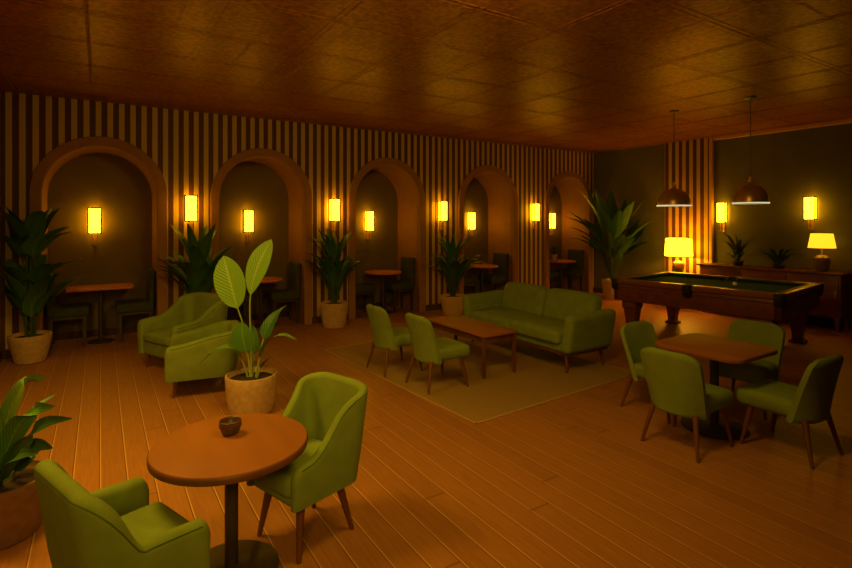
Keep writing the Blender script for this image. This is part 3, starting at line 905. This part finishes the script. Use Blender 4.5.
def tiered(t, z0, tiers, mat, smat, seed, spread=.04, pet=.3, fold=.22, shape=.5):
    """tiers: list of (z of leaf base, count, length, width, e0, e1)"""
    rnd = random.Random(seed); sp = []
    for (z, n, L, w, e0, e1) in tiers:
        a0 = rnd.random() * 6.28
        for i in range(n):
            az = a0 + 2 * PI * i / n + rnd.uniform(-.3, .3)
            k = rnd.uniform(.85, 1.12)
            sp.append(dict(base=(spread * math.cos(az), spread * math.sin(az), z0 + z), az=az, L=L * k, w=w * rnd.uniform(.85, 1.15), e0=e0 + rnd.uniform(-6, 6), e1=e1 + rnd.uniform(-18, 18), pet=pet, fold=fold, shape=shape, twist=rnd.uniform(-.25, .25)))
    return leaf_obj('foliage', sp, mat, smat, t)

# tall plant at the far left
t = thing('potted_plant', 'tall dark leafy plant in clay pot left of the first booth', 'plant', (-.77, 8.42, 0), 0, 'tall leafy plants')
pot(t, .235, .36, POT, .72)
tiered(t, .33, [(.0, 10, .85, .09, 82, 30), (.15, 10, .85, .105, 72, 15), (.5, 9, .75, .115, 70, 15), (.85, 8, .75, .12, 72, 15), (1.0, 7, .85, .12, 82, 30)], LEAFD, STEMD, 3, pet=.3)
b = BM()
for k in range(5):
    a = k * 1.26; tube(b, [(.05 * math.cos(a), .05 * math.sin(a), .3), (.06 * math.cos(a), .06 * math.sin(a), .8), (.04 * math.cos(a), .04 * math.sin(a), 1.35)], .014, 6)
obj('cane', b, STEMD, t)
# plant behind the club armchair
t = thing('potted_plant', 'dark leafy plant rising behind the club armchairs between first two booths', 'plant', (1.25, 8.30, 0), 0, 'tall leafy plants')
pot(t, .22, .36, POT)
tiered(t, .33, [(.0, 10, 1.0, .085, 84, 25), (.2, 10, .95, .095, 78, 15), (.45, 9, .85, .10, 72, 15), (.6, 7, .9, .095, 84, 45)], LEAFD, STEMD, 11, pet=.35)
# plant right of the second arch
t = thing('potted_plant', 'dark leafy plant in clay pot between second and third booths', 'plant', (3.42, 8.33, 0), 0, 'tall leafy plants')
pot(t, .235, .43, POT, .8)
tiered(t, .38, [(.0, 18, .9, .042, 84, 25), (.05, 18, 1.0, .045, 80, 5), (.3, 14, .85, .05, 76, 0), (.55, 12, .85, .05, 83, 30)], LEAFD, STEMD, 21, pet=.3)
# plant right of the third arch
t = thing('potted_plant', 'dark leafy plant in ochre pot between third and fourth booths', 'plant', (5.86, 8.22, 0), 0, 'tall leafy plants')
pot(t, .245, .37, POTY, .76)
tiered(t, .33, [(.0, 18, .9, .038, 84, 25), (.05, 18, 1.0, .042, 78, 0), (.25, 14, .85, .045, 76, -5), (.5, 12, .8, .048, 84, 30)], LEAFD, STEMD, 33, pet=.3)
# plant in the right corner
t = thing('potted_plant', 'tall broad-leaved plant in pale pot in the corner behind the pool table', 'plant', (10.10, 7.74, 0), 0, 'tall leafy plants')
pot(t, .25, .46, POT, .76)
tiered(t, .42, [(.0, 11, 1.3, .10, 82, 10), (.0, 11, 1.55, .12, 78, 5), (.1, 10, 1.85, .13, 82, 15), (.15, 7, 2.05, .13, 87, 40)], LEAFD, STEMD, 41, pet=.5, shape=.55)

# bird-of-paradise in the foreground
t = thing('potted_plant', 'broad-leaved plant with two upright bright leaves in a beige pot', 'plant', (1.24, 5.10, 0))
pot(t, .243, .36, POT, .82, .02)
def one(spec, mat=LEAFL, smat=STEM, label=None):
    o = leaf_obj('leaf', [spec], mat, smat, t)
    if label: o['label'] = label
    return o
# the image plane's left direction is roughly (-.843,.537); right (.843,-.537)
AL = math.atan2(.537, -.843); AR = math.atan2(-.537, .843); AT = math.atan2(-.843, -.537); AB = math.atan2(.843, .537)
RV = Vector((.843, -.537, 0)); FV = Vector((.537, .843, 0)); SIDE = (.843, -.537, 0)
def cv(*pts):   # (to the right, up, away) of the pot centre
    return [tuple(RV * a + FV * c + Vector((0, 0, z))) for a, z, c in pts]
one(dict(path=cv((-.01, .31, 0), (-.06, .75, .0), (-.15, 1.04, .0), (-.23, 1.30, .02), (-.29, 1.50, .05)), sidev=SIDE, w=.15, pet=.46, fold=.10, shape=.85, n=22), label='bright upright leaf')
one(dict(path=cv((.0, .31, 0), (-.01, .75, .0), (-.01, 1.12, .0), (.06, 1.42, .03), (.17, 1.66, .08)), sidev=(.80, -.60, .25), w=.11, pet=.50, fold=.12, shape=1.05, n=22), label='bright upright leaf')
one(dict(path=cv((.0, .31, 0), (-.02, .5, -.02), (-.045, .62, -.05), (-.06, .76, -.08), (-.06, .88, -.09)), sidev=SIDE, w=.11, pet=.40, fold=.12, shape=.85, n=20), LEAFM)
one(dict(path=cv((-.03, .31, 0), (-.09, .50, -.02), (-.18, .62, -.05), (-.32, .60, -.09), (-.46, .48, -.12)), w=.085, pet=.25, fold=.2, shape=.6, n=16), LEAFM)
one(dict(path=cv((.04, .31, 0), (.09, .52, -.02), (.18, .68, -.03), (.32, .74, -.05), (.46, .70, -.06)), w=.075, pet=.25, fold=.2, shape=.6, n=16), LEAFM)
one(dict(path=cv((.03, .31, .03), (.07, .58, .06), (.12, .76, .09), (.20, .90, .13), (.30, 1.0, .16)), sidev=(.6, -.4, .6), w=.075, pet=.35, fold=.2, shape=.6, n=16), LEAFD)
one(dict(path=cv((.05, .31, -.02), (.12, .45, -.05), (.19, .52, -.07), (.27, .55, -.09)), w=.03, pet=.25, fold=.2, shape=.6), LEAFD)
one(dict(path=cv((.0, .31, .03), (.0, .52, .08), (-.02, .68, .14), (-.06, .8, .2)), sidev=SIDE, w=.05, pet=.35, fold=.2, shape=.6), LEAFD)

# corner plant at lower left
t = thing('potted_plant', 'leafy plant in brown pot cut off by the lower left edge', 'plant', (-.488, 3.868, 0))
pot(t, .238, .34, POTD, .78, .02)
one(dict(path=cv((.0, .31, 0), (.02, .55, -.02), (.09, .78, -.03), (.19, .92, -.04), (.30, .95, -.05)), sidev=(.5, -.5, .5), w=.062, pet=.12, fold=.2, shape=.6, n=18), label='bright curved leaf')
one(dict(path=cv((.01, .31, -.02), (.06, .50, -.04), (.15, .67, -.06), (.26, .77, -.08), (.38, .79, -.09)), sidev=(.6, -.4, .5), w=.06, pet=.12, fold=.2, shape=.6, n=18), LEAFM)
one(dict(path=cv((.02, .31, -.03), (.10, .46, -.06), (.22, .62, -.08), (.35, .71, -.10), (.49, .73, -.11)), sidev=(.5, -.3, .6), w=.045, pet=.12, fold=.2, shape=.6, n=18), LEAFD)
one(dict(path=cv((.02, .31, -.05), (.08, .40, -.10), (.16, .49, -.14), (.26, .56, -.17), (.36, .57, -.19)), sidev=(.5, -.3, .5), w=.045, pet=.12, fold=.2, shape=.6, n=18), LEAFD)
one(dict(path=cv((-.01, .31, -.02), (-.02, .55, -.03), (-.03, .76, -.04), (-.05, .95, -.05)), sidev=SIDE, w=.075, pet=.12, fold=.15, shape=.6, n=18))
one(dict(path=cv((-.01, .31, -.05), (-.03, .48, -.08), (-.04, .62, -.10), (-.02, .74, -.14)), sidev=SIDE, w=.065, pet=.12, fold=.15, shape=.6, n=18), LEAFM)
one(dict(path=cv((.0, .31, -.06), (.01, .42, -.10), (.03, .52, -.13), (.07, .60, -.15)), sidev=SIDE, w=.055, pet=.12, fold=.15, shape=.6, n=16), LEAFD)
one(dict(path=cv((.03, .31, .03), (.10, .44, .03), (.19, .52, .03), (.28, .50, .03)), sidev=(.5, -.3, .6), w=.055, pet=.12, fold=.2, shape=.6, n=16), LEAFD)
one(dict(path=cv((-.02, .31, -.04), (-.06, .48, -.07), (-.08, .66, -.10), (-.06, .82, -.15)), sidev=SIDE, w=.07, pet=.12, fold=.15, shape=.6, n=16), LEAFM)
one(dict(path=cv((.02, .31, -.08), (.06, .36, -.13), (.10, .41, -.18), (.15, .43, -.23)), sidev=(.6, -.3, .4), w=.045, pet=.12, fold=.2, shape=.6, n=16), LEAFD)
one(dict(path=cv((-.03, .31, .02), (-.12, .52, .02), (-.25, .62, .0), (-.38, .58, -.02)), w=.05, pet=.12, fold=.2, shape=.6, n=16), LEAFD)
one(dict(path=cv((.0, .31, .04), (.03, .52, .08), (.08, .68, .15), (.13, .74, .26)), w=.045, pet=.12, fold=.2, shape=.6, n=16), LEAFD)

# little plant on the last booth table
t = thing('small_potted_plant', 'tiny plant in a white pot on the rightmost booth table', 'plant', (9.48, 8.98, .82))
b = BM(); lathe(b, [(.06, 0), (.066, .01), (.085, .17), (.082, .18), (.074, .175), (.07, .14), (.001, .14)], 24); obj('pot', b, POTY, t)
tiered(t, .13, [(.0, 9, .22, .028, 80, 10), (.0, 7, .27, .03, 85, 40)], LEAFD, STEMD, 51, spread=.015, pet=.2)
# plants on the sideboard
t = thing('potted_plant', 'dark feathery palm in low bowl on the sideboard near the striped panel', 'plant', (10.45, 5.14, .97), 0, 'plants on the sideboard')
b = BM(); lathe(b, [(.07, 0), (.08, .01), (.11, .08), (.10, .085), (.09, .07), (.001, .07)], 24); obj('pot', b, BLACK, t)
tiered(t, .06, [(.0, 10, .60, .028, 84, -5), (.0, 9, .72, .03, 86, 10), (.0, 6, .38, .03, 60, -25)], LEAFK, STEMD, 61, spread=.02, pet=.25)
t = thing('potted_plant', 'low dark spreading fern on the sideboard between palm and small lamp', 'plant', (10.42, 4.42, .97), 0, 'plants on the sideboard')
b = BM(); lathe(b, [(.07, 0), (.08, .01), (.11, .06), (.10, .065), (.09, .055), (.001, .055)], 24); obj('pot', b, BLACK, t)
tiered(t, .05, [(.0, 16, .54, .026, 58, -25), (.0, 12, .55, .03, 74, -20)], LEAFK, STEMD, 71, spread=.03, pet=.2)

# ------------------------------------------------------------------ lights
def area(name, loc, target, size, power, col, sy=None):
    l = bpy.data.lights.new(name, 'AREA'); l.energy = power; l.color = col; l.size = size
    if sy: l.shape = 'RECTANGLE'; l.size_y = sy
    o = bpy.data.objects.new(name, l); C.objects.link(o); o.location = loc
    d = Vector(target) - Vector(loc); o.rotation_euler = d.to_track_quat('-Z', 'Y').to_euler()
    return o
WARM = (1.0, .58, .07)
area('offscreen_fill', (-.45, 4.1, 3.45), (-.45, 4.11, 0), .9, 66, WARM).data.spread = 2.4  # unseen area light without a fixture, added to brighten the left floor
area('offscreen_fill', (1.9, 2.1, 3.4), (3.6, 5.6, 0), 0.8, 61, WARM)  # unseen fill added to lift the rug and the middle of the room
area('offscreen_fill', (-.6, -.9, 2.9), (.9, 3.0, .6), 1.0, 15, WARM).data.spread = 1.4  # fill added behind the camera for the foreground chairs
def point(name, loc, power, col, r=.06):
    l = bpy.data.lights.new(name, 'POINT'); l.energy = power; l.color = col; l.shadow_soft_size = r
    o = bpy.data.objects.new(name, l); C.objects.link(o); o.location = loc; return o

point('table_lamp_bulb', (10.28, 6.24, 1.16), 26, (1, .52, .06), .03); point('pendant_light', (7.62, 4.70, 2.18), 3, (1, .6, .2), .04); point('pendant_light', (7.65, 3.59, 2.19), 3, (1, .6, .2), .04)
w = bpy.data.worlds.new('World'); S.world = w; w.use_nodes = True
w.node_tree.nodes['Background'].inputs[0].default_value = (1, .55, .15, 1)
w.node_tree.nodes['Background'].inputs[1].default_value = .02

# ------------------------------------------------------------------ camera
cam = bpy.data.cameras.new('camera'); co = bpy.data.objects.new('camera', cam); C.objects.link(co)
co.location = (0, 0, 1.85)
co.rotation_euler = (PI / 2, 0, -math.atan(326 / 512))
cam.sensor_width = 36; cam.lens = 512 / 852 * 36
cam.shift_y = -64 / 852
cam.clip_start = .05
S.camera = co
